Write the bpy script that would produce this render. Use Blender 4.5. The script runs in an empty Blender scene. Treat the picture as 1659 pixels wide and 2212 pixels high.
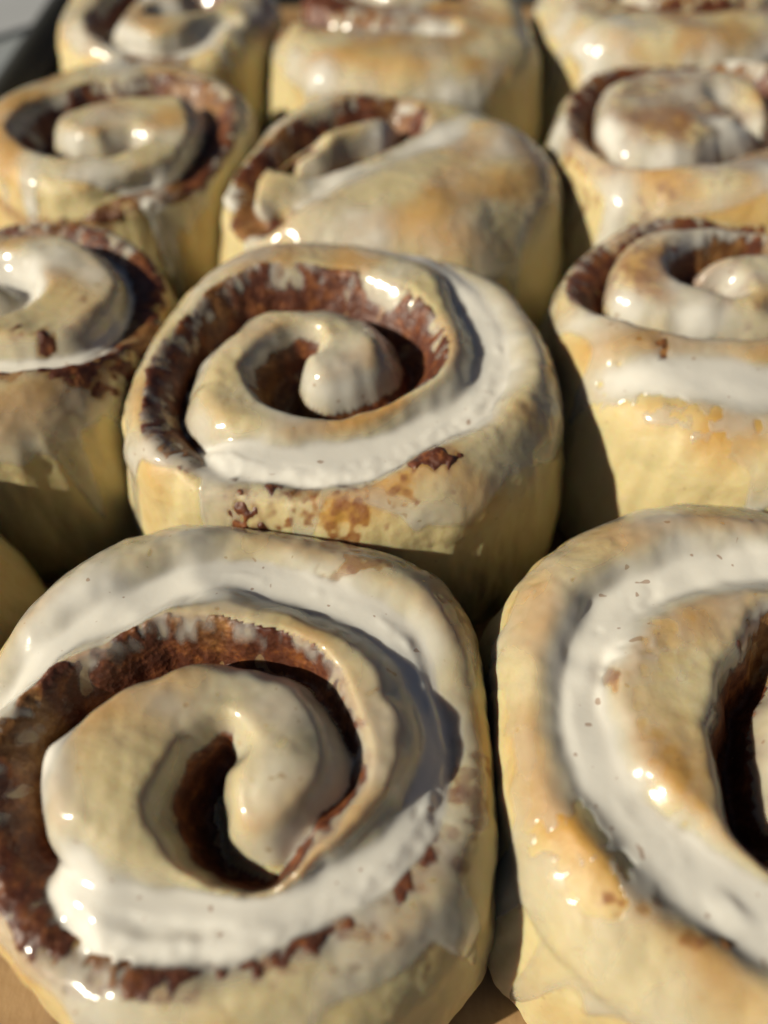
import bpy, math, random
import numpy as np

# ------------------------------------------------------------------ camera, sky, sun, exposure
CM = 0.01                                   # all lengths below are centimetres
FPX, PITCH, ZCAM = 1640.0, math.radians(53.0), 15.7      # focal length in 1659-wide picture units
scene = bpy.context.scene
col = scene.collection
cam_d = bpy.data.cameras.new('camera'); cam = bpy.data.objects.new('camera', cam_d); col.objects.link(cam)
scene.camera = cam
cam.location = (0, 0, ZCAM * CM); cam.rotation_euler = (math.pi / 2 - PITCH, 0, 0)
cam_d.sensor_fit = 'HORIZONTAL'; cam_d.sensor_width = 36.0; cam_d.lens = 36.0 * FPX / 1659.0
cam_d.clip_start = 0.005; cam_d.clip_end = 50
cam_d.dof.use_dof = True; cam_d.dof.focus_distance = 0.128; cam_d.dof.aperture_fstop = 9.4

SUN_AZ, SUN_EL = math.radians(202.0), math.radians(32.0)   # direction TOWARDS the sun, ccw from +x
world = bpy.data.worlds.new('World'); scene.world = world; world.use_nodes = True
wn, wl = world.node_tree.nodes, world.node_tree.links
sky = wn.new('ShaderNodeTexSky'); sky.sky_type = 'NISHITA'; sky.sun_disc = False
sky.air_density = 0.32; sky.dust_density = 1.0; sky.ozone_density = 0.4; sky.sun_elevation = SUN_EL; sky.sun_rotation = math.pi / 2 - SUN_AZ
wl.new(sky.outputs[0], wn['Background'].inputs[0]); wn['Background'].inputs[1].default_value = 0.05
sun_d = bpy.data.lights.new('sun', 'SUN'); sun_d.energy = 5.0; sun_d.angle = math.radians(0.9); sun_d.color = (1.0, 0.91, 0.74)
sun = bpy.data.objects.new('sun', sun_d); col.objects.link(sun)
sdir = (math.cos(SUN_EL) * math.cos(SUN_AZ), math.cos(SUN_EL) * math.sin(SUN_AZ), math.sin(SUN_EL))
sun.rotation_euler = (math.pi / 2 - SUN_EL, 0, SUN_AZ + math.pi / 2)
sun.location = tuple(c * 1.0 for c in sdir)
scene.view_settings.view_transform = 'Standard'; scene.view_settings.look = 'None'
scene.view_settings.exposure = -0.12; scene.view_settings.gamma = 1.0; scene.view_settings.use_curve_mapping = False
scene.render.engine = 'CYCLES'; scene.cycles.use_denoising = True
scene.cycles.max_bounces = 6; scene.cycles.diffuse_bounces = 1; scene.cycles.transparent_max_bounces = 8; scene.cycles.sample_clamp_indirect = 4.0

# ------------------------------------------------------------------ materials
def mat(name):
    m = bpy.data.materials.new(name); m.use_nodes = True
    n, l = m.node_tree.nodes, m.node_tree.links
    return m, n, l, n['Principled BSDF'], n['Material Output']

def noise(n, l, co, scale, detail=4, rough=0.55):
    t = n.new('ShaderNodeTexNoise'); t.inputs['Scale'].default_value = scale
    t.inputs['Detail'].default_value = detail; t.inputs['Roughness'].default_value = rough
    l.new(co, t.inputs['Vector']); return t.outputs['Fac']

def ramp(n, l, fac, stops):
    r = n.new('ShaderNodeValToRGB'); e = r.color_ramp.elements
    while len(e) < len(stops): e.new(0.5)
    for i, (p, c) in enumerate(stops):
        e[i].position = p; e[i].color = (*c, 1)
    l.new(fac, r.inputs[0]); return r.outputs[0]

def math_(n, l, op, a, b=None, clamp=False):
    m = n.new('ShaderNodeMath'); m.operation = op; m.use_clamp = clamp
    for i, v in enumerate((a, b)):
        if v is None: continue
        if isinstance(v, (int, float)): m.inputs[i].default_value = v
        else: l.new(v, m.inputs[i])
    return m.outputs[0]

def mixc(n, l, fac, a, b):
    m = n.new('ShaderNodeMix'); m.data_type = 'RGBA'
    for k, v in ((0, fac), (6, a), (7, b)):
        if isinstance(v, tuple): m.inputs[k].default_value = (*v, 1)
        elif isinstance(v, (int, float)): m.inputs[k].default_value = v
        else: l.new(v, m.inputs[k])
    return m.outputs[2]

def bump(n, l, h, strength, dist, prev=None):
    b = n.new('ShaderNodeBump'); b.inputs['Strength'].default_value = strength; b.inputs['Distance'].default_value = dist
    l.new(h, b.inputs['Height'])
    if prev is not None: l.new(prev, b.inputs['Normal'])
    return b.outputs[0]

def attr(n, name):
    a = n.new('ShaderNodeAttribute'); a.attribute_name = name; return a.outputs['Fac']

def dough_material():
    m, n, l, p, o = mat('baked_dough')
    co = n.new('ShaderNodeTexCoord').outputs['Object']
    big = noise(n, l, co, 60, 4); fine = noise(n, l, co, 420, 5, 0.65)
    pale = mixc(n, l, fine, (0.60, 0.485, 0.23), (0.71, 0.61, 0.345))
    gold = mixc(n, l, fine, (0.47, 0.235, 0.04), (0.62, 0.38, 0.095))
    bake = math_(n, l, 'ADD', attr(n, 'bake'), math_(n, l, 'MULTIPLY', math_(n, l, 'SUBTRACT', big, 0.5), 0.9), True)
    c = mixc(n, l, bake, pale, gold)
    stain = math_(n, l, 'MULTIPLY', attr(n, 'stain'), math_(n, l, 'ADD', math_(n, l, 'MULTIPLY', fine, 1.5), 0.05), True)
    c = mixc(n, l, stain, c, (0.25, 0.085, 0.025))
    spk = ramp(n, l, noise(n, l, co, 900, 2), [(0.70, (0, 0, 0)), (0.76, (1, 1, 1))])
    c = mixc(n, l, math_(n, l, 'MULTIPLY', spk, 0.55), c, (0.22, 0.09, 0.03))
    l.new(c, p.inputs['Base Color'])
    p.inputs['Roughness'].default_value = 0.5
    p.inputs['Subsurface Weight'].default_value = 0.7
    p.inputs['Subsurface Radius'].default_value = (1.0, 0.42, 0.13); p.inputs['Subsurface Scale'].default_value = 0.0025
    b = bump(n, l, noise(n, l, co, 300, 6, 0.65), 0.4, 0.0005)
    b = bump(n, l, noise(n, l, co, 1100, 3), 0.35, 0.0002, b)
    l.new(b, p.inputs['Normal'])
    return m

def filling_material():
    m, n, l, p, o = mat('cinnamon_sugar')
    co = n.new('ShaderNodeTexCoord').outputs['Object']
    a = noise(n, l, co, 330, 5, 0.65)
    cr = ramp(n, l, a, [(0.28, (0.05, 0.013, 0.007)), (0.50, (0.12, 0.036, 0.016)), (0.64, (0.25, 0.085, 0.025)), (0.78, (0.42, 0.19, 0.05))])
    am = ramp(n, l, a, [(0.3, (0.20, 0.08, 0.02)), (0.5, (0.43, 0.23, 0.06)), (0.7, (0.60, 0.43, 0.17))])
    l.new(mixc(n, l, attr(n, 'amber'), cr, am), p.inputs['Base Color'])
    l.new(math_(n, l, 'ADD', math_(n, l, 'MULTIPLY', noise(n, l, co, 700, 2), 0.5), 0.24), p.inputs['Roughness'])
    p.inputs['Subsurface Weight'].default_value = 0.25
    p.inputs['Subsurface Radius'].default_value = (1.0, 0.35, 0.1); p.inputs['Subsurface Scale'].default_value = 0.0015
    v = n.new('ShaderNodeTexVoronoi'); v.inputs['Scale'].default_value = 900; l.new(co, v.inputs['Vector'])
    b = bump(n, l, noise(n, l, co, 380, 4), 0.5, 0.0007)
    b = bump(n, l, v.outputs['Distance'], 0.5, 0.0003, b)
    l.new(b, p.inputs['Normal'])
    return m

def glaze_material():
    m, n, l, p, o = mat('sugar_glaze')
    co = n.new('ShaderNodeTexCoord').outputs['Object']
    t = attr(n, 'thick')                                              # layer thickness in cm
    nz = noise(n, l, co, 150, 4)
    t = math_(n, l, 'MULTIPLY', t, math_(n, l, 'ADD', math_(n, l, 'MULTIPLY', nz, 0.8), 0.6))
    op = math_(n, l, 'SUBTRACT', 1.0, math_(n, l, 'POWER', 2.71828, math_(n, l, 'MULTIPLY', t, -1 / 0.046)), True)
    spk = ramp(n, l, noise(n, l, co, 620, 0), [(0.79, (0, 0, 0)), (0.82, (1, 1, 1))])
    l.new(mixc(n, l, math_(n, l, 'MULTIPLY', spk, 0.6), (0.80, 0.77, 0.68), (0.30, 0.14, 0.06)), p.inputs['Base Color'])
    p.inputs['Roughness'].default_value = 0.13; p.inputs['IOR'].default_value = 1.47
    p.subsurface_method = 'BURLEY'; p.inputs['Subsurface Weight'].default_value = 0.6
    p.inputs['Subsurface Radius'].default_value = (1.0, 0.75, 0.5); p.inputs['Subsurface Scale'].default_value = 0.002
    b = bump(n, l, noise(n, l, co, 170, 3), 0.12, 0.0006)
    b = bump(n, l, noise(n, l, co, 560, 2), 0.12, 0.0003, b)
    l.new(b, p.inputs['Normal'])
    tr = n.new('ShaderNodeBsdfTransparent'); gl = n.new('ShaderNodeBsdfGlossy'); gl.inputs['Roughness'].default_value = 0.13
    l.new(b, gl.inputs['Normal'])
    lw = n.new('ShaderNodeLayerWeight'); lw.inputs['Blend'].default_value = 0.5
    fr = math_(n, l, 'ADD', math_(n, l, 'MULTIPLY', math_(n, l, 'POWER', lw.outputs['Facing'], 5.0), 0.9), 0.035, True)
    wet = n.new('ShaderNodeMixShader'); l.new(fr, wet.inputs[0]); l.new(tr.outputs[0], wet.inputs[1]); l.new(gl.outputs[0], wet.inputs[2])
    mx = n.new('ShaderNodeMixShader'); l.new(op, mx.inputs[0]); l.new(wet.outputs[0], mx.inputs[1]); l.new(p.outputs[0], mx.inputs[2])
    l.new(mx.outputs[0], o.inputs['Surface'])
    return m

def paper_material():
    m, n, l, p, o = mat('parchment')
    co = n.new('ShaderNodeTexCoord').outputs['Object']
    mp = n.new('ShaderNodeMapping'); mp.inputs['Scale'].default_value = (1, 0.25, 1); mp.inputs['Rotation'].default_value = (0, 0, 0.6); l.new(co, mp.inputs[0])
    f = noise(n, l, mp.outputs[0], 900, 4)
    pc = mixc(n, l, f, (0.36, 0.21, 0.09), (0.50, 0.32, 0.15))
    grease = ramp(n, l, noise(n, l, co, 45, 4), [(0.45, (0, 0, 0)), (0.62, (1, 1, 1))])
    l.new(mixc(n, l, math_(n, l, 'MULTIPLY', grease, 0.6), pc, (0.20, 0.10, 0.035)), p.inputs['Base Color'])
    p.inputs['Roughness'].default_value = 0.6
    l.new(bump(n, l, noise(n, l, co, 120, 4), 0.4, 0.001), p.inputs['Normal'])
    return m

def metal_material():
    m, n, l, p, o = mat('dark_baking_steel')
    co = n.new('ShaderNodeTexCoord').outputs['Object']
    l.new(mixc(n, l, noise(n, l, co, 40, 5), (0.06, 0.06, 0.052), (0.10, 0.10, 0.088)), p.inputs['Base Color'])
    p.inputs['Metallic'].default_value = 0.4; p.inputs['Roughness'].default_value = 0.45
    return m

def worktop_material():
    m, n, l, p, o = mat('grey_worktop')
    co = n.new('ShaderNodeTexCoord').outputs['Object']
    l.new(mixc(n, l, noise(n, l, co, 9, 5), (0.27, 0.30, 0.31), (0.35, 0.375, 0.38)), p.inputs['Base Color'])
    p.inputs['Roughness'].default_value = 0.5
    l.new(bump(n, l, noise(n, l, co, 200, 3), 0.2, 0.0005), p.inputs['Normal'])
    return m

M_DOUGH, M_FILL, M_GLAZE = dough_material(), filling_material(), glaze_material()
M_PAPER, M_METAL, M_TOP = paper_material(), metal_material(), worktop_material()

# ------------------------------------------------------------------ mesh helpers
def make_mesh(name, V, Q, mtl, parent=None, attrs=None, smooth=True):
    V = np.asarray(V, np.float32) * CM; Q = np.asarray(Q, np.int32)
    me = bpy.data.meshes.new(name)
    me.vertices.add(len(V)); me.vertices.foreach_set('co', V.ravel())
    me.loops.add(Q.size); me.loops.foreach_set('vertex_index', Q.ravel())
    me.polygons.add(len(Q)); me.polygons.foreach_set('loop_start', np.arange(0, Q.size, Q.shape[1], dtype=np.int32))
    me.update(calc_edges=True)
    if smooth: me.polygons.foreach_set('use_smooth', np.ones(len(Q), bool))
    for k, v in (attrs or {}).items():
        a = me.attributes.new(k, 'FLOAT', 'POINT'); a.data.foreach_set('value', np.asarray(v, np.float32))
    me.materials.append(mtl); me.validate()
    o = bpy.data.objects.new(name, me); col.objects.link(o)
    if parent is not None: o.parent = parent
    return o

def tag(o, label=None, cat=None, group=None, kind=None):
    for k, v in (('label', label), ('category', cat), ('group', group), ('kind', kind)):
        if v: o[k] = v
    return o

def blur(a, s):                             # gaussian blur, s in grid cells
    fy = np.fft.fftfreq(a.shape[0])[:, None]; fx = np.fft.rfftfreq(a.shape[1])[None]
    return np.fft.irfft2(np.fft.rfft2(a) * np.exp(-2 * (math.pi * s) ** 2 * (fx ** 2 + fy ** 2)), a.shape)

def field(shape, s, rng, sy=None):          # smooth random field, unit deviation
    a = rng.standard_normal(shape)
    if sy is None: a = blur(a, s)
    else:
        fy = np.fft.fftfreq(shape[0])[:, None]; fx = np.fft.rfftfreq(shape[1])[None]
        a = np.fft.irfft2(np.fft.rfft2(a) * np.exp(-2 * math.pi ** 2 * ((fx * s) ** 2 + (fy * sy) ** 2)), shape)
    a -= a.mean(); return a / a.std()

def sstep(a, b, x):
    t = np.clip((x - a) / (b - a), 0, 1); return t * t * (3 - 2 * t)

def unproject(px, py, n0, p0):              # pixel of the 1659-wide picture onto the plane through p0 with normal n0
    a, b = (px - 829.5) / FPX, (1106 - py) / FPX
    d = np.array([a, math.cos(PITCH) + b * math.sin(PITCH), -math.sin(PITCH) + b * math.cos(PITCH)])
    c = np.array([0, 0, ZCAM]); t = np.dot(n0, p0 - c) / np.dot(n0, d)
    return c + d * t

def catmull(P, step):
    P = np.asarray(P, float); out = []; idx = []
    E = np.vstack([2 * P[0] - P[1], P, 2 * P[-1] - P[-2]])
    for i in range(len(P) - 1):
        p0, p1, p2, p3 = E[i:i + 4]
        k = max(3, int(np.linalg.norm(p2 - p1) / step))
        t = np.linspace(0, 1, k, endpoint=False)[:, None]
        out.append(0.5 * (2 * p1 + (p2 - p0) * t + (2 * p0 - 5 * p1 + 4 * p2 - p3) * t ** 2 + (3 * p1 - p0 - 3 * p2 + p3) * t ** 3))
        idx.append(i + t[:, 0])
    return np.vstack(out + [P[-1:]]), np.append(np.concatenate(idx), len(P) - 1)

# ------------------------------------------------------------------ the setting
def sheet(name, x0, x1, y0, y1, z, mtl, nx=2, ny=2, zfun=None):
    X, Y = np.meshgrid(np.linspace(x0, x1, nx), np.linspace(y0, y1, ny))
    Z = np.full_like(X, z) + (zfun(X, Y) if zfun else 0)
    I = np.arange(nx * ny).reshape(ny, nx)
    Q = np.stack([I[:-1, :-1], I[:-1, 1:], I[1:, 1:], I[1:, :-1]], -1).reshape(-1, 4)
    return make_mesh(name, np.stack([X, Y, Z], -1).reshape(-1, 3), Q, mtl)

top = sheet('worktop', -400, 400, -300, 500, -0.6, M_TOP); tag(top, kind='structure')

def box_tray():
    root = bpy.data.objects.new('baking_tray', None); col.objects.link(root)
    tag(root, 'dark steel baking tray under the brown parchment and the rolls', 'tray')
    x0, x1, y0, y1 = -15.4, 17.0, -4.5, 46.0
    V = [(x0, y0, -0.25), (x1, y0, -0.25), (x1, y1, -0.25), (x0, y1, -0.25)] + [(x0, y0, -0.5), (x1, y0, -0.5), (x1, y1, -0.5), (x0, y1, -0.5)]
    make_mesh('base', V, [(0, 1, 2, 3), (7, 6, 5, 4), (0, 4, 5, 1), (1, 5, 6, 2), (2, 6, 7, 3), (3, 7, 4, 0)], M_METAL, root, smooth=False)
    prof = [(0.0, -0.25), (0.25, 0.2), (0.45, 1.2), (0.6, 1.3), (0.85, 1.28), (0.9, 1.18), (0.6, 1.18), (0.35, 0.1), (0.15, -0.45)]
    V, Q = [], []
    for d, z in prof: V += [(x0 - d, y0 - d, z), (x1 + d, y0 - d, z), (x1 + d, y1 + d, z), (x0 - d, y1 + d, z)]
    n = len(prof)
    for i in range(n):
        for k in range(4):
            a, b = i * 4, ((i + 1) % n) * 4; k2 = (k + 1) % 4
            Q.append((a + k, a + k2, b + k2, b + k))
    make_mesh('rim', V, Q, M_METAL, root, smooth=False)
    return root
box_tray()
rngp = np.random.default_rng(5)
def crinkle(X, Y):
    f = field(X.shape, 9, rngp) * 0.035 + field(X.shape, 3, rngp) * 0.012
    return f - f.max() - 0.01
paper = sheet('parchment_paper', -14.9, 16.8, -4.0, 45.0, 0.0, M_PAPER, 160, 240, crinkle)
tag(paper, 'brown crinkled parchment paper lining the tray under the rolls', 'parchment')

def flat_sheet():                           # a pale thin sheet lying on the worktop beyond the tray
    P = [unproject(px, py, np.array([0, 0, 1.0]), np.array([0, 0, -0.4])) for px, py in ((-60, 95), (39, 64), (166, 25), (185, -60), (60, -80), (-60, -60))]
    n = len(P); V = [(p[0], p[1], -0.35) for p in P] + [(p[0], p[1], -0.59) for p in P]
    m, nn, l, p, o = mat('pale_sheet'); co = nn.new('ShaderNodeTexCoord').outputs['Object']
    l.new(mixc(nn, l, noise(nn, l, co, 30, 4), (0.36, 0.38, 0.39), (0.46, 0.47, 0.48)), p.inputs['Base Color']); p.inputs['Roughness'].default_value = 0.7
    me = bpy.data.meshes.new('flat_sheet')
    me.from_pydata([tuple(c * CM for c in v) for v in V], [], [tuple(range(n))] + [(i, i + n, (i + 1) % n + n, (i + 1) % n) for i in range(n)])
    me.materials.append(m); o = bpy.data.objects.new('flat_sheet', me); col.objects.link(o)
    tag(o, 'pale grey flat sheet on the worktop beyond the dark tray edge', 'sheet')
flat_sheet()

# ------------------------------------------------------------------ cinnamon rolls
# key attributes along a seam: (depth, outer rise, inner rise, glaze fill 0..1, cinnamon outer width, cinnamon inner width, floor half width)
ROLLS = {}
def roll(key, x, y, R, H, pitch, pts, keys, label, tilt=(0, 0), patches=(), bumps=(), film=1.0, run=0.55, shoulder=1.35, bare=0.0, dents=(), drips=()):
    ROLLS[key] = dict(x=x, y=y, R=R, H=H, g=pitch, pts=pts, keys=keys, label=label, tilt=tilt, patches=patches, bumps=bumps,
                      film=film, run=run, rs=shoulder, bare=bare, dents=dents, drips=drips, seed=len(ROLLS) + 11)

TR = (0.62, 0.8, 0.65, 0.36, 0.0, 0.0, 0.10)
roll('A', -2.33, 4.35, 4.57, 5.05, 0.036,
     [(-60, 1480), (200, 1330), (500, 1228), (800, 1310), (950, 1500), (962, 1640), (870, 1820), (740, 1930), (560, 1990), (350, 2010),
      (180, 1985), (85, 1910), (32, 1790), (50, 1622), (138, 1515), (270, 1438), (415, 1403), (542, 1412), (655, 1445), (716, 1520),
      (744, 1620), (735, 1700), (680, 1790), (610, 1840), (530, 1850), (465, 1800), (440, 1720), (450, 1650), (480, 1605)],
     {0: TR, 5: (0.65, 0.8, 0.65, 0.36, 0.25, 0.0, 0.12), 7: (0.7, 0.75, 0.6, 0.42, 0.55, 0.25, 0.15), 10: (0.75, 0.8, 0.6, 0.6, 0.75, 0.3, 0.16),
      11: (0.95, 0.75, 0.6, 0.5, 0.8, 0.35, 0.14), 12: (1.6, 0.7, 0.5, 0.05, 0.85, 0.5, 0.12), 14: (1.6, 0.55, 0.4, 0.0, 0.75, 0.5, 0.06), 17: (1.3, 0.4, 0.35, 0.0, 0.5, 0.05, 0.03),
      19: (0.8, 0.3, 0.3, 0.0, 0.3, 0.05, 0.0), 22: (0.5, 0.3, 0.3, 0.1, 0.15, 0.05, 0.0), 24: (1.1, 0.4, 0.35, 0.05, 0.25, 0.05, 0.08), 26: (1.9, 0.7, 0.42, 0.0, 0.3, 0.1, 0.3), 28: (0.9, 0.4, 0.4, 0, 0.2, 0.2, 0.1)},
     'large iced cinnamon roll in front, wide swirl with dark cinnamon pit left of centre',
     patches=[(850, 1192, 110, 22, 'crumb'), (1035, 1670, 36, 75, 'fleck'), (985, 1800, 50, 50, 'fleck'), (560, 2092, 200, 16, 'fleck'), (800, 2020, 60, 20, 'fleck'), (480, 1962, 240, 22, 'wash'), (800, 1520, 24, 24, 'fleck'), (250, 1965, 22, 10, 'cin'), (100, 2050, 60, 16, 'cin'), (200, 2090, 70, 18, 'cin'), (575, 1610, 45, 40, 'thin')], bumps=[(260, 1690, 0.22, 0.8), (610, 1670, 0.3, 0.5)], dents=[(230, -0.5, 45)], shoulder=1.75)
roll('B', -0.97, 12.55, 4.9, 5.1, 0.040,
     [(830, 520), (950, 555), (1045, 645), (1070, 755), (1020, 855), (890, 935), (740, 985), (600, 1000), (480, 975), (405, 915),
      (372, 835), (395, 745), (460, 678), (555, 634), (650, 620), (750, 632), (830, 670), (880, 730), (878, 785), (840, 820),
      (780, 850), (700, 866), (640, 848), (605, 805), (610, 765), (650, 742)],
     {0: (0.15, 0.5, 0.5, 0.8, 0, 0, 0.1), 2: (0.7, 0.8, 0.7, 0.3, 0, 0, 0.12), 5: (0.65, 0.7, 0.6, 0.42, 0.3, 0.1, 0.15), 8: (0.65, 0.7, 0.6, 0.6, 0.6, 0.2, 0.2),
      9: (1.3, 0.75, 0.6, 0.15, 0.85, 0.4, 0.12), 12: (1.6, 0.8, 0.7, 0.0, 0.95, 0.3, 0.10), 17: (1.5, 0.75, 0.7, 0.0, 0.85, 0.3, 0.1),
      19: (0.9, 0.5, 0.5, 0.1, 0.35, 0.2, 0.08), 21: (1.4, 0.5, 0.5, 0.0, 0.35, 0.3, 0.2), 23: (1.8, 0.75, 0.5, 0.0, 0.6, 0.5, 0.42), 25: (1.3, 0.6, 0.4, 0, 0.2, 0.2, 0.3)},
     'sharply focused iced roll in the middle with a deep rust brown swirl',
     patches=[(515, 1085, 40, 22, 'cin'), (660, 1050, 50, 22, 'crumb'), (710, 1090, 80, 30, 'crumb'), (840, 1050, 70, 22, 'crumb'), (930, 995, 40, 14, 'cin')], bumps=[(800, 745, 0.12, 0.3)], dents=[(48, -0.28, 22), (130, -0.22, 24)])
roll('C', 5.8, 4.4, 4.5, 5.0, 0.040,
     [(1700, 1212), (1560, 1212), (1450, 1235), (1340, 1290), (1275, 1390), (1258, 1500), (1285, 1620), (1360, 1740), (1465, 1850), (1580, 1940),
      (1700, 1985), (1850, 1950), (1950, 1800), (1960, 1600), (1900, 1440), (1780, 1370), (1700, 1375), (1668, 1425), (1638, 1500), (1634, 1600),
      (1652, 1695), (1680, 1790), (1770, 1780), (1820, 1690)],
     {0: TR, 4: (0.7, 0.75, 0.55, 0.25, 0.0, 0.0, 0.10), 6: (0.55, 0.75, 0.55, 0.34, 0.0, 0, 0.12), 8: (0.5, 0.8, 0.55, 0.42, 0.2, 0, 0.12), 13: (0.7, 0.7, 0.6, 0.5, 0.4, 0.2, 0.12),
      16: (1.7, 0.6, 0.5, 0.0, 0.4, 0.5, 0.1), 20: (1.8, 0.6, 0.5, 0.0, 0.4, 0.5, 0.15), 23: (0.8, 0.5, 0.4, 0, 0.2, 0.2, 0.1)},
     'iced cinnamon roll cut by the right edge in front, with broad white spiral trough',
     patches=[(1440, 1945, 70, 40, 'crumb'), (1570, 2025, 70, 30, 'crumb'), (1600, 2035, 40, 18, 'cin'), (1230, 1830, 70, 60, 'bare'), (1300, 1900, 70, 50, 'bare'), (1325, 1455, 14, 50, 'crumb'), (1230, 1800, 20, 90, 'thin'), (1425, 1430, 70, 140, 'thin'), (1450, 1640, 60, 160, 'thin')])
roll('D', 8.6, 13.75, 4.75, 5.05, 0.06,
     [(1195, 745), (1280, 785), (1420, 808), (1560, 825), (1680, 835), (1850, 800), (1950, 690), (1900, 560), (1750, 490), (1600, 465),
      (1450, 470), (1345, 500), (1282, 555), (1282, 612), (1340, 660), (1450, 692), (1580, 705), (1700, 695), (1790, 645), (1780, 575),
      (1680, 530), (1590, 525), (1510, 550), (1500, 585), (1560, 605)],
     {0: (0.2, 0.8, 0.6, 0.8, 0, 0, 0.1), 3: (0.3, 0.9, 0.7, 0.8, 0, 0, 0.15), 8: (0.7, 0.7, 0.6, 0.3, 0.3, 0.2, 0.1), 10: (1.4, 0.6, 0.7, 0.0, 0.8, 0.3, 0.2),
      12: (1.6, 0.6, 0.6, 0.0, 0.7, 0.3, 0.25), 16: (1.4, 0.55, 0.7, 0.0, 0.45, 0.2, 0.15), 20: (1.0, 0.6, 0.5, 0.1, 0.5, 0.4, 0.1), 24: (1.2, 0.7, 0.5, 0, 0.4, 0.3, 0.15)},
     'iced roll at the right edge behind, dark brown groove under its raised coil', patches=[(1320, 870, 90, 50, 'bare'), (1480, 960, 80, 50, 'bare'), (1430, 760, 14, 22, 'cin'), (1450, 590, 170, 75, 'wash')])
roll('E', -9.0, 13.9, 4.15, 5.0, 0.065,
     [(-330, 600), (-250, 510), (-100, 475), (60, 478), (170, 490), (265, 530), (310, 590), (290, 660), (220, 715), (120, 755),
      (0, 775), (-130, 770), (-250, 720), (-270, 640), (-200, 570), (-80, 560), (20, 590), (40, 625), (-20, 660), (-100, 660)],
     {0: TR, 3: (0.9, 0.5, 0.6, 0.25, 0.65, 0.1, 0.15), 6: (0.95, 0.5, 0.6, 0.30, 0.75, 0.1, 0.2), 10: (0.85, 0.5, 0.55, 0.34, 0.75, 0.1, 0.2), 13: (1.0, 0.6, 0.6, 0.2, 0.5, 0.2, 0.1), 16: (0.7, 0.6, 0.5, 0.3, 0.25, 0.2, 0.1), 19: (0.8, 0.6, 0.5, 0, 0.2, 0.2, 0.1)},
     'iced roll at the left edge, pale raised coil ringed by a white and brown groove', patches=[(318, 700, 26, 40, 'cin'), (250, 757, 60, 22, 'cin'), (130, 795, 80, 17, 'cin'), (0, 808, 80, 15, 'cin')])
roll('F', -8.2, 23.5, 4.2, 4.9, 0.075,
     [(-80, 300), (-60, 360), (20, 392), (130, 392), (270, 376), (390, 345), (455, 290), (465, 235), (410, 195), (300, 190),
      (190, 205), (100, 235), (75, 275), (130, 305), (210, 310), (270, 290)],
     {0: TR, 3: (0.6, 0.5, 0.5, 0.6, 0.35, 0.0, 0.12), 6: (1.1, 0.6, 0.6, 0.1, 0.7, 0.3, 0.15), 9: (1.0, 0.8, 0.6, 0.1, 0.9, 0.3, 0.12), 12: (1.6, 0.7, 0.6, 0, 0.5, 0.5, 0.35), 15: (1.2, 0.7, 0.5, 0, 0.3, 0.3, 0.2)},
     'blurred iced roll at left behind, oval swirl with one wide dark hollow')
roll('G', 0.2, 20.7, 4.85, 4.9, 0.07,
     [(1130, 205), (1010, 255), (900, 310), (750, 370), (600, 428), (535, 437), (508, 402), (540, 345), (640, 288), (760, 247), (850, 242),
      (880, 265), (800, 310), (710, 343), (635, 352), (610, 332), (660, 308)],
     {0: (0.1, 0.8, 0.6, 0.3, 0, 0, 0.1), 3: (0.28, 0.9, 0.8, 0.12, 0, 0, 0.1), 5: (1.3, 0.5, 0.6, 0, 0.5, 0.4, 0.2), 7: (1.2, 0.5, 0.6, 0, 0.6, 0.4, 0.15), 9: (0.9, 0.6, 0.6, 0.1, 0.7, 0.2, 0.1), 12: (0.9, 0.6, 0.6, 0, 0.4, 0.3, 0.15), 14: (1.5, 0.6, 0.5, 0, 0.5, 0.5, 0.3), 16: (1, 0.5, 0.5, 0, 0.3, 0.3, 0.2)},
     'blurred iced roll behind the middle one, slanted swirl and long smooth glazed slope', run=0.7, shoulder=1.8)
roll('H', 10.0, 22.7, 4.9, 5.0, 0.075,
     [(1720, 230), (1640, 290), (1540, 335), (1440, 343), (1350, 325), (1285, 280), (1262, 220), (1300, 160), (1400, 130), (1530, 135),
      (1650, 165), (1700, 215), (1690, 270), (1640, 262), (1600, 225), (1560, 205)],
     {0: (0.9, 0.6, 0.6, 0.1, 0.4, 0.2, 0.1), 3: (1.3, 0.5, 0.7, 0.05, 0.5, 0.2, 0.15), 6: (1.5, 0.5, 0.7, 0, 0.7, 0.3, 0.22), 9: (1.3, 0.6, 0.7, 0, 0.8, 0.3, 0.2), 12: (0.7, 0.6, 0.6, 0, 0.4, 0.4, 0.12), 15: (0.35, 0.7, 0.7, 0.1, 0.1, 0.1, 0.1)},
     'blurred iced roll at right behind, round dark groove about one big smooth core', patches=[(1430, 240, 230, 110, 'wash')], drips=[(224, 1.2, 4), (300, 0.9, 4)])
roll('I', -7.9, 31.7, 4.2, 4.9, 0.09,
     [(480, 40), (400, 85), (300, 90), (232, 55), (255, 5), (350, -30), (450, -20), (420, 15), (350, 25)],
     {0: (0.7, 0.7, 0.6, 0.3, 0.3, 0.1, 0.1), 3: (0.9, 0.7, 0.6, 0.1, 0.6, 0.3, 0.15), 6: (1.0, 0.7, 0.6, 0.1, 0.6, 0.4, 0.2), 8: (1.2, 0.6, 0.5, 0, 0.4, 0.4, 0.3)},
     'far blurred iced roll at the back left beside the dark tray edge')
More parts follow.
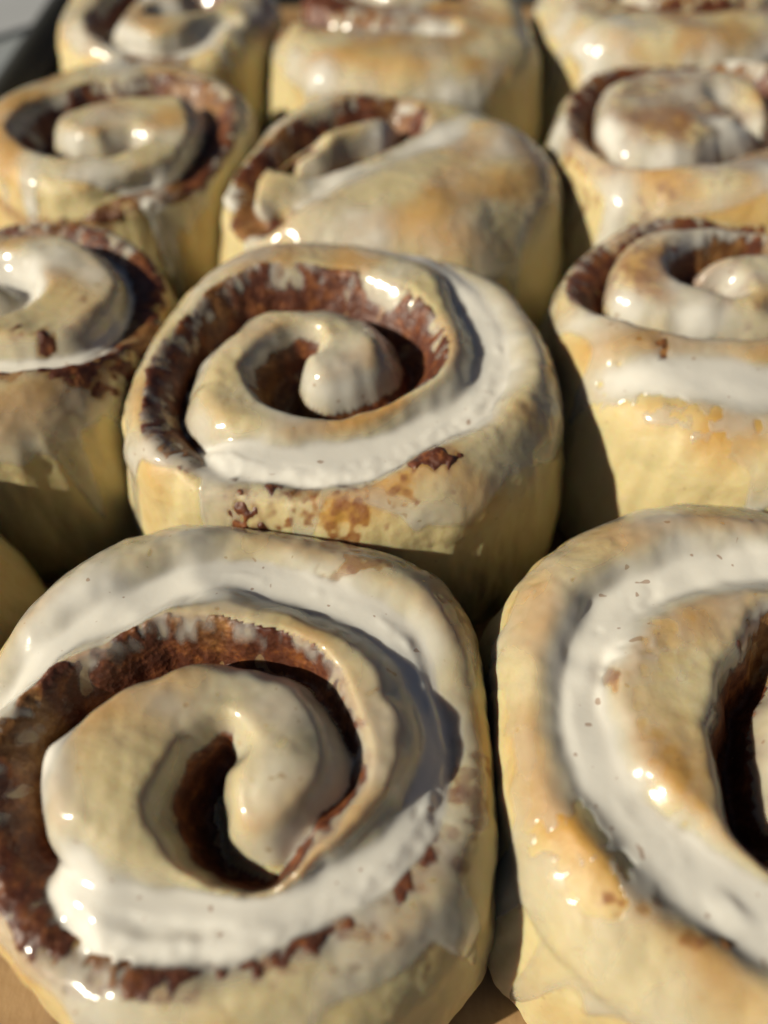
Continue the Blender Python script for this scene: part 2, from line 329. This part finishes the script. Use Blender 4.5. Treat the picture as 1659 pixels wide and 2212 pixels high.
roll('J', 0.8, 30.1, 4.9, 4.9, 0.09,
     [(960, 62), (820, 60), (690, 42), (615, 5), (650, -60), (800, -90), (950, -60), (980, -15), (860, -5), (760, -20)],
     {0: (1.0, 0.7, 0.6, 0.0, 0.6, 0.4, 0.1), 2: (1.2, 0.6, 0.6, 0.0, 0.7, 0.5, 0.2), 6: (1.1, 0.7, 0.6, 0.1, 0.6, 0.3, 0.2), 9: (1.2, 0.6, 0.5, 0, 0.4, 0.4, 0.3)},
     'far blurred iced roll in the middle of the back row, cut by the top edge', run=0.7, patches=[(690, 25, 110, 26, 'cin'), (850, 40, 160, 40, 'wash')], drips=[(297, 1.0, 4)])
roll('K', 10.4, 31.8, 4.8, 5.0, 0.09,
     [(1720, -10), (1560, 12), (1420, 8), (1330, -30), (1400, -80), (1550, -90), (1610, -55), (1500, -35)],
     {0: (1.0, 0.7, 0.6, 0.1, 0.5, 0.3, 0.1), 2: (1.2, 0.6, 0.6, 0.05, 0.6, 0.4, 0.2), 5: (1.1, 0.7, 0.6, 0, 0.6, 0.3, 0.2), 7: (1.2, 0.6, 0.5, 0, 0.4, 0.4, 0.3)},
     'far blurred iced roll in the back right corner, cut by the top edge', run=0.7, patches=[(1500, 8, 170, 16, 'cin')], drips=[(229, 1.5, 4.5), (268, 0.8, 4)])
roll('L', -11.45, 6.3, 4.35, 5.0, 0.08,
     [(-200, 1080), (-100, 1200), (-150, 1400), (-400, 1520), (-650, 1430), (-750, 1250), (-600, 1080), (-400, 1050), (-300, 1150), (-400, 1280), (-500, 1260)],
     {0: TR, 3: TR, 6: (1.2, 0.7, 0.6, 0.1, 0.5, 0.3, 0.15), 10: (1.2, 0.6, 0.5, 0, 0.4, 0.4, 0.2)},
     'iced roll of which only a golden sliver shows at the left edge')

def build_roll(key):
    P = ROLLS[key]; rng = np.random.default_rng(P['seed']); g, R0, H, rs = P['g'], P['R'], P['H'], P['rs']
    tx, ty = P['tilt']
    # outline: round, a little uneven, flattened where a neighbour presses
    th = np.linspace(0, 2 * math.pi, 720, endpoint=False)
    Rt = R0 * (1 + sum(rng.normal() * 0.008 * np.cos(k * th + rng.uniform(0, 6.28)) for k in (2, 3, 4, 5)))
    for (da, dm, dw) in P['dents']:
        df = (np.degrees(th) - da + 180) % 360 - 180; Rt = Rt + dm * np.exp(-(df / dw) ** 2)
    for k2, Q in ROLLS.items():
        dx, dy = Q['x'] - P['x'], Q['y'] - P['y']; D = math.hypot(dx, dy)
        if k2 == key or D > R0 + Q['R'] + 0.25: continue
        lim = (D + R0 - Q['R']) / 2 + 0.06
        c = np.cos(th - math.atan2(dy, dx)); L = np.where(c > 0.2, lim / np.maximum(c, 0.2), 99)
        Rt = -np.log(np.exp(-Rt * 3.2) + np.exp(-L * 3.2)) / 3.2 + 0.02
    k = np.fft.rfft(Rt); k *= np.exp(-(np.arange(len(k)) / 26.0) ** 2); Rt = np.fft.irfft(k, 720)
    a1 = R0 - rs; a2 = a1 + rs * math.pi / 2; Lw = H - rs; comp = 0.5; a3 = a2 + Lw * comp
    half = a3 * max(Rt) / R0 + 2 * g
    n = int(2 * half / g) + 1
    u = (np.arange(n) - (n - 1) / 2) * g
    U, W = np.meshgrid(u, u); rho = np.hypot(U, W) + 1e-9; ang = np.arctan2(W, U) % (2 * math.pi)
    kk = np.interp(ang, th, Rt, period=2 * math.pi) / R0
    kk = 1 + (kk - 1) * sstep(0.15, 0.8, rho / R0)
    a = rho / kk
    # rest profile
    phi = np.clip((a - a1) / rs, 0, math.pi / 2); w = np.clip((a - a2) / (Lw * comp), 0, 1)
    r = np.where(a < a1, a, a1 + rs * np.sin(phi)) + 0.36 * np.sin(math.pi * np.clip(w, 0, 0.72) / 1.44) - 0.2 * sstep(0.8, 1.0, w) ** 1.5
    z = H - rs * (1 - np.cos(phi)) - Lw * w
    nr, nz = np.sin(phi), np.cos(phi)
    # seam in local parameter space
    n0 = np.array([-tx, -ty, 1.0]); p0 = np.array([P['x'], P['y'], H - 0.1])
    def loc(px, py):
        q = unproject(px, py, n0, p0)[:2] - (P['x'], P['y']); rr = np.hypot(*q)
        if rr > a1: rr2 = a1 + rs * math.asin(min((rr - a1) / rs, 1.0)); q = q * (rr2 / rr)
        return q
    C, ci = catmull([loc(*p) for p in P['pts']], 0.04)
    ks = sorted(P['keys']); A = np.array([P['keys'][q] for q in ks], float)
    At = np.stack([np.interp(ci, ks, A[:, j]) for j in range(7)], 1)
    At[:, 0] = np.minimum(At[:, 0], 0.8) + np.maximum(At[:, 0] - 0.8, 0) * 0.52; At[:, 6] *= 0.75; At[:, 1] *= 1.25; At[:, 2] *= 1.4; At[:, 5] *= 0.3
    sm = np.ones(15) / 15
    At = np.stack([np.convolve(np.pad(At[:, j], 7, mode='edge'), sm, 'valid') for j in range(7)], 1)
    T = np.gradient(C, axis=0); T /= np.linalg.norm(T, axis=1)[:, None] + 1e-9
    cen = C.mean(0); turn = np.sum((C[:-1, 0] - cen[0]) * (C[1:, 1] - cen[1]) - (C[1:, 0] - cen[0]) * (C[:-1, 1] - cen[1]))
    fl = np.stack([U.ravel(), W.ravel()], 1); near = np.flatnonzero((a < a2 + 0.3).ravel())
    wob = np.stack([field(U.shape, 0.35 / g, rng), field(U.shape, 0.35 / g, rng)], -1).reshape(-1, 2) * 0.05 + np.stack([field(U.shape, 0.12 / g, rng), field(U.shape, 0.12 / g, rng)], -1).reshape(-1, 2) * 0.018
    N = len(fl); idx = np.zeros(N, int); dist = np.full(N, 9.0)
    C2 = (C ** 2).sum(1)
    for s in range(0, len(near), 20000):
        q = fl[near[s:s + 20000]] + wob[near[s:s + 20000]]
        d2 = C2[None] - 2 * q @ C.T
        j = d2.argmin(1); idx[near[s:s + 20000]] = j
        dist[near[s:s + 20000]] = np.sqrt(np.maximum(d2[np.arange(len(j)), j] + (q ** 2).sum(1), 0))
    rel = fl + wob - C[idx]; side = (T[idx, 0] * rel[:, 1] - T[idx, 1] * rel[:, 0]) * (-1 if turn > 0 else 1)
    sh = U.shape; dist = dist.reshape(sh); side = side.reshape(sh); at = At[idx].reshape(*sh, 7)
    dep, wo, wi, fill, co_, cin_, w0 = [at[..., j] for j in range(7)]
    outw = sstep(-0.05, 0.05, side)
    wr = wi + (wo - wi) * outw
    x = np.clip((dist - w0) / np.maximum(wr - w0, 0.05), 0, 1)
    circ = np.sqrt(np.maximum(1 - (1 - x) ** 2, 0)) * 0.75 + 0.25 * sstep(0, 1, x)
    deepness = sstep(0.6, 1.2, dep)
    soft = 0.45 * sstep(0, 1, x) + 0.55 * np.sin(x * math.pi / 2)
    deepness = deepness * (1 - 0.75 * outw)
    seam = dep * (1 - circ * deepness - soft * (1 - deepness))
    topm = sstep(a2 + 0.1, a1 + 0.5, a)
    h = -seam * topm
    n_big, n_mid, n_sm = field(sh, 0.8 / g, rng), field(sh, 0.25 / g, rng), field(sh, 0.07 / g, rng)
    h = blur(h, 0.05 / g)
    streak = np.zeros(sh)
    thg = field((64, 720), 3, rng, 6)                                      # stretch wrinkles running round the wall
    streak = thg[(np.clip(w, 0, 1) * 63).astype(int), (ang / (2 * math.pi) * 719).astype(int)]; streak = blur(streak, 0.05 / g)
    h += n_big * 0.06 * topm + n_mid * 0.011 + n_sm * 0.005 + streak * 0.016 * sstep(a1 + 0.5, a2, a)
    for (px, py, amp, sg) in P['bumps']:
        q = loc(px, py); h += amp * np.exp(-((U - q[0]) ** 2 + (W - q[1]) ** 2) / (2 * sg ** 2))
    # patches laid bare by the glaze
    pn = field(sh, 0.05 / g, rng) * 0.32 + field(sh, 0.12 / g, rng) * 0.36
    bare = np.full(sh, -1.0); cinp = np.full(sh, -1.0); crumb = np.full(sh, -1.0); flk = np.full(sh, -1.0); wash = np.zeros(sh); soft_ = np.zeros(sh); thin = np.zeros(sh)
    for (px, py, rx, ry, kd) in P['patches']:
        c0 = loc(px, py); ex = loc(px + rx, py) - c0; ey = loc(px, py - ry) - c0
        Mi = np.linalg.inv(np.stack([ex, ey], 1)); qx = U - c0[0]; qy = W - c0[1]
        e = 1 - np.hypot(Mi[0, 0] * qx + Mi[0, 1] * qy, Mi[1, 0] * qx + Mi[1, 1] * qy) + pn
        if kd == 'crumb': crumb = np.maximum(crumb, e); wash = np.maximum(wash, np.clip(1.1 * (e - 0.45 + 0.9 * pn), 0, 0.8)); thin = np.maximum(thin, np.clip(2.0 * e, 0, 0.97)); continue
        if kd == 'fleck': wash = np.maximum(wash, np.clip(1.6 * (e - 0.35 + 0.8 * pn), 0, 1)); thin = np.maximum(thin, np.clip(1.5 * e, 0, 0.85)); soft_ = np.maximum(soft_, np.clip(1.5 * (e - 0.2 + 0.6 * pn), 0, 1)); continue
        if kd == 'wash': wash = np.maximum(wash, np.clip(1.8 * e, 0, 1)); continue
        if kd == 'thin': thin = np.maximum(thin, np.clip(e, 0, 1)); continue
        bare = np.maximum(bare, e)
        if kd == 'cin': cinp = np.maximum(cinp, e)
    # cinnamon filling: signed thickness
    rag = 1 + 0.16 * field(sh, 0.05 / g, rng) + 0.2 * field(sh, 0.12 / g, rng) + 0.2 * field(sh, 0.35 / g, rng)
    cw = cin_ + (co_ - cin_) * outw
    e = np.minimum(cw * np.clip(rag, 0.1, 2) - dist, (seam > 0.03 * dep + 0.01) * 2.0 - 1 + 2 * (dist < 0.9 * cw))
    e = np.maximum(e, np.where((dep > 0.85) & (fill < 0.3), 1.2 * (seam / np.maximum(dep, 0.01) - 0.42 + 0.05 * rag) - 0.8 * (1 - outw) * sstep(0.02, 0.15, dist - w0), -1)); e = np.where(cw < 0.04, -1, e); e = np.maximum(e, np.minimum(np.maximum(cinp, flk), 0.5) * 0.3)
    tf = np.clip(e / 0.12, -1, 1) * 0.03 + (field(sh, 0.05 / g, rng) * 0.011 + field(sh, 0.11 / g, rng) * 0.016) * sstep(-0.05, 0.05, e)
    tf = np.where(topm > 0.02, tf, -0.05)
    S2 = np.maximum(h, h + tf)
    # glaze: film + pooled troughs, ragged lower edge with runs
    lower = a1 + rs * (0.55 + P['run']) + 0.35 * np.interp(ang, th, field((1, 720), 22, rng)[0], period=2 * math.pi) \
        + 0.45 * np.maximum(np.interp(ang, th, field((1, 720), 6, rng)[0], period=2 * math.pi), 0) ** 2
    dripm = np.zeros(sh)
    for (da, dl, dw) in P['drips']:
        df = (np.degrees(ang) - da + 180) % 360 - 180; lower = lower + dl * np.exp(-(df / dw) ** 4); dripm = np.maximum(dripm, np.exp(-(df / (0.8 * dw)) ** 2) * sstep(a1 + 0.6, a2, a))
    lev = -dep * (1 - fill); bt = 24.0
    pool = np.log1p(np.exp(np.clip((lev - h) * bt, -30, 30))) / bt * topm
    pool = np.where(fill > 0.02, np.minimum(pool, 0.4), 0) * sstep(1.5, 1.0, dist / np.maximum(wo, wi)) * sstep(0.02, 0.2, fill)
    pool = np.maximum(pool - 0.006, 0) * (1 - 0.25 * blur(soft_, 0.06 / g))
    lift = sstep(-0.1, 0.25, flk); tf = tf + lift * pool * 0.95; S2 = np.maximum(h, h + tf); pool = pool * (1 - 0.92 * lift)
    bare = np.where(bare > -0.9, bare - 1.5 * sstep(0.01, 0.07, pool), bare)
    edge = np.clip((lower - a) / 0.55, -2, 1.0)
    lowf = field(sh, 0.42 / g, rng); midf = field(sh, 0.16 / g, rng)
    wall_in = dep * sstep(0.35, 0.9, seam / np.maximum(dep, 0.01)) * (1 - fill)
    crest = sstep(0.22, 0.0, seam) * topm
    thk = 0.016 * P['film'] * np.exp(0.6 * lowf + 0.15 * midf) * (1 - 0.65 * crest * sstep(-1.0, 0.7, field(sh, 0.5 / g, rng))) * (1 - 0.8 * thin) * (1 + 0.9 * sstep(0.06, 0.35, seam))
    oncin = sstep(-0.02, 0.1, e) * sstep(0.02, 0.0, pool)
    vary = field(sh, 0.17 / g, rng) * 0.8 + field(sh, 0.07 / g, rng) * 0.45
    down = np.clip(seam / np.maximum(dep, 0.01), 0, 1)
    grain = field(sh, 0.05 / g, rng) * 0.55 + field(sh, 0.12 / g, rng) * 0.45 + field(sh, 0.35 / g, rng) * 0.4
    veil = (0.040 * (1 - sstep(0.02, 0.6, down)) + 0.005) * np.exp(0.75 * grain)
    raw = sstep(-0.1, 0.3, np.maximum(cinp, flk))
    thk = thk + (veil - thk) * oncin * sstep(0.7, 1.0, dep) * (1 - raw)
    hole = np.maximum.reduce([-edge, 1.2 * oncin * raw * (vary + 0.15) - (1 - oncin * raw), sstep(0.45, 1.0, wall_in) * (1.0 + 0.8 * vary) * (0.3 + 0.7 * outw) - 0.3, 3 * bare])
    film = np.where(hole < 0, thk * sstep(0, 0.35 + 0.5 * oncin, -hole), -0.05 * np.tanh(3 * hole)) + 0.0005
    lip = np.exp(-((hole + 0.22) / 0.13) ** 2) * (edge < 0.9)                # a thicker rolled lip where the glaze stops on the wall
    film = film + (0.004 * lip + 0.05 * dripm * sstep(0.0, 0.4, -hole)) * (hole < 0)
    t = film + pool
    Gz = h + np.maximum(tf, 0) * 0.6 + t; Gb = blur(Gz, 0.05 / g)
    Gz = Gz + (Gb - Gz) * sstep(0.0, 0.06, t)
    t = Gz - S2
    # vertices
    def place(d):
        rr = (r + d * nr) * kk; zz = z + d * nz
        X = rr * U / rho; Y = rr * W / rho
        f = np.clip(z / H, 0, 1) ** 1.5
        return np.stack([X, Y, zz + (tx * X + ty * Y) * f], -1).reshape(-1, 3)
    I = np.arange(n * n).reshape(n, n)
    Qall = np.stack([I[:-1, :-1], I[:-1, 1:], I[1:, 1:], I[1:, :-1]], -1).reshape(-1, 4)
    inside = (a <= a3 + g * 1.0).ravel()
    Qin = Qall[inside[Qall].all(1)]
    root = bpy.data.objects.new('cinnamon_roll', None); col.objects.link(root)
    root.location = (P['x'] * CM, P['y'] * CM, 0.0); root.empty_display_size = 0.01
    tag(root, P['label'], 'cinnamon roll', 'iced cinnamon rolls on the tray')
    def emit(name, d, keep, mtl, attrs):
        Qk = Qin[keep.ravel()[Qin].any(1)] if keep is not None else Qin
        used = np.unique(Qk); rem = np.full(n * n, -1); rem[used] = np.arange(len(used))
        V = place(d)[used]; V[:, 2] = np.maximum(V[:, 2], 0.0)
        return make_mesh(name, V, rem[Qk], mtl, root, {k2: v.ravel()[used] for k2, v in attrs.items()})
    bake = np.clip(-0.02 + 0.95 * crest * sstep(-0.9, 1.2, field(sh, 0.45 / g, rng)) + 0.35 * sstep(0.2, 1.5, n_big) * sstep(a1, a2, a) * (1 - w) + 0.6 * sstep(0, 0.5, crumb), 0, 1)
    stain = np.clip(sstep(-0.25, 0.05, e) * 0.8 + 0.5 * sstep(0.0, 0.5, crumb) * sstep(-0.3, 1.2, n_sm + n_mid) + 0.9 * sstep(0.5, 1.2, seam) * outw + 0.8 * wash, 0, 1)
    emit('dough', h, None, M_DOUGH, {'bake': bake, 'stain': stain})
    emit('cinnamon_filling', h + tf, tf > -0.008, M_FILL, {'amber': np.clip(np.where(crumb > cinp, 0.4 * sstep(-0.2, 0.1, crumb), 0) + 0.35 * sstep(0.4, 1.6, lowf), 0, 1)})
    emit('glaze', S2 + np.maximum(t, -0.05), t > 0.0, M_GLAZE, {'thick': np.maximum(t, 0)})

for key in ROLLS: build_roll(key)
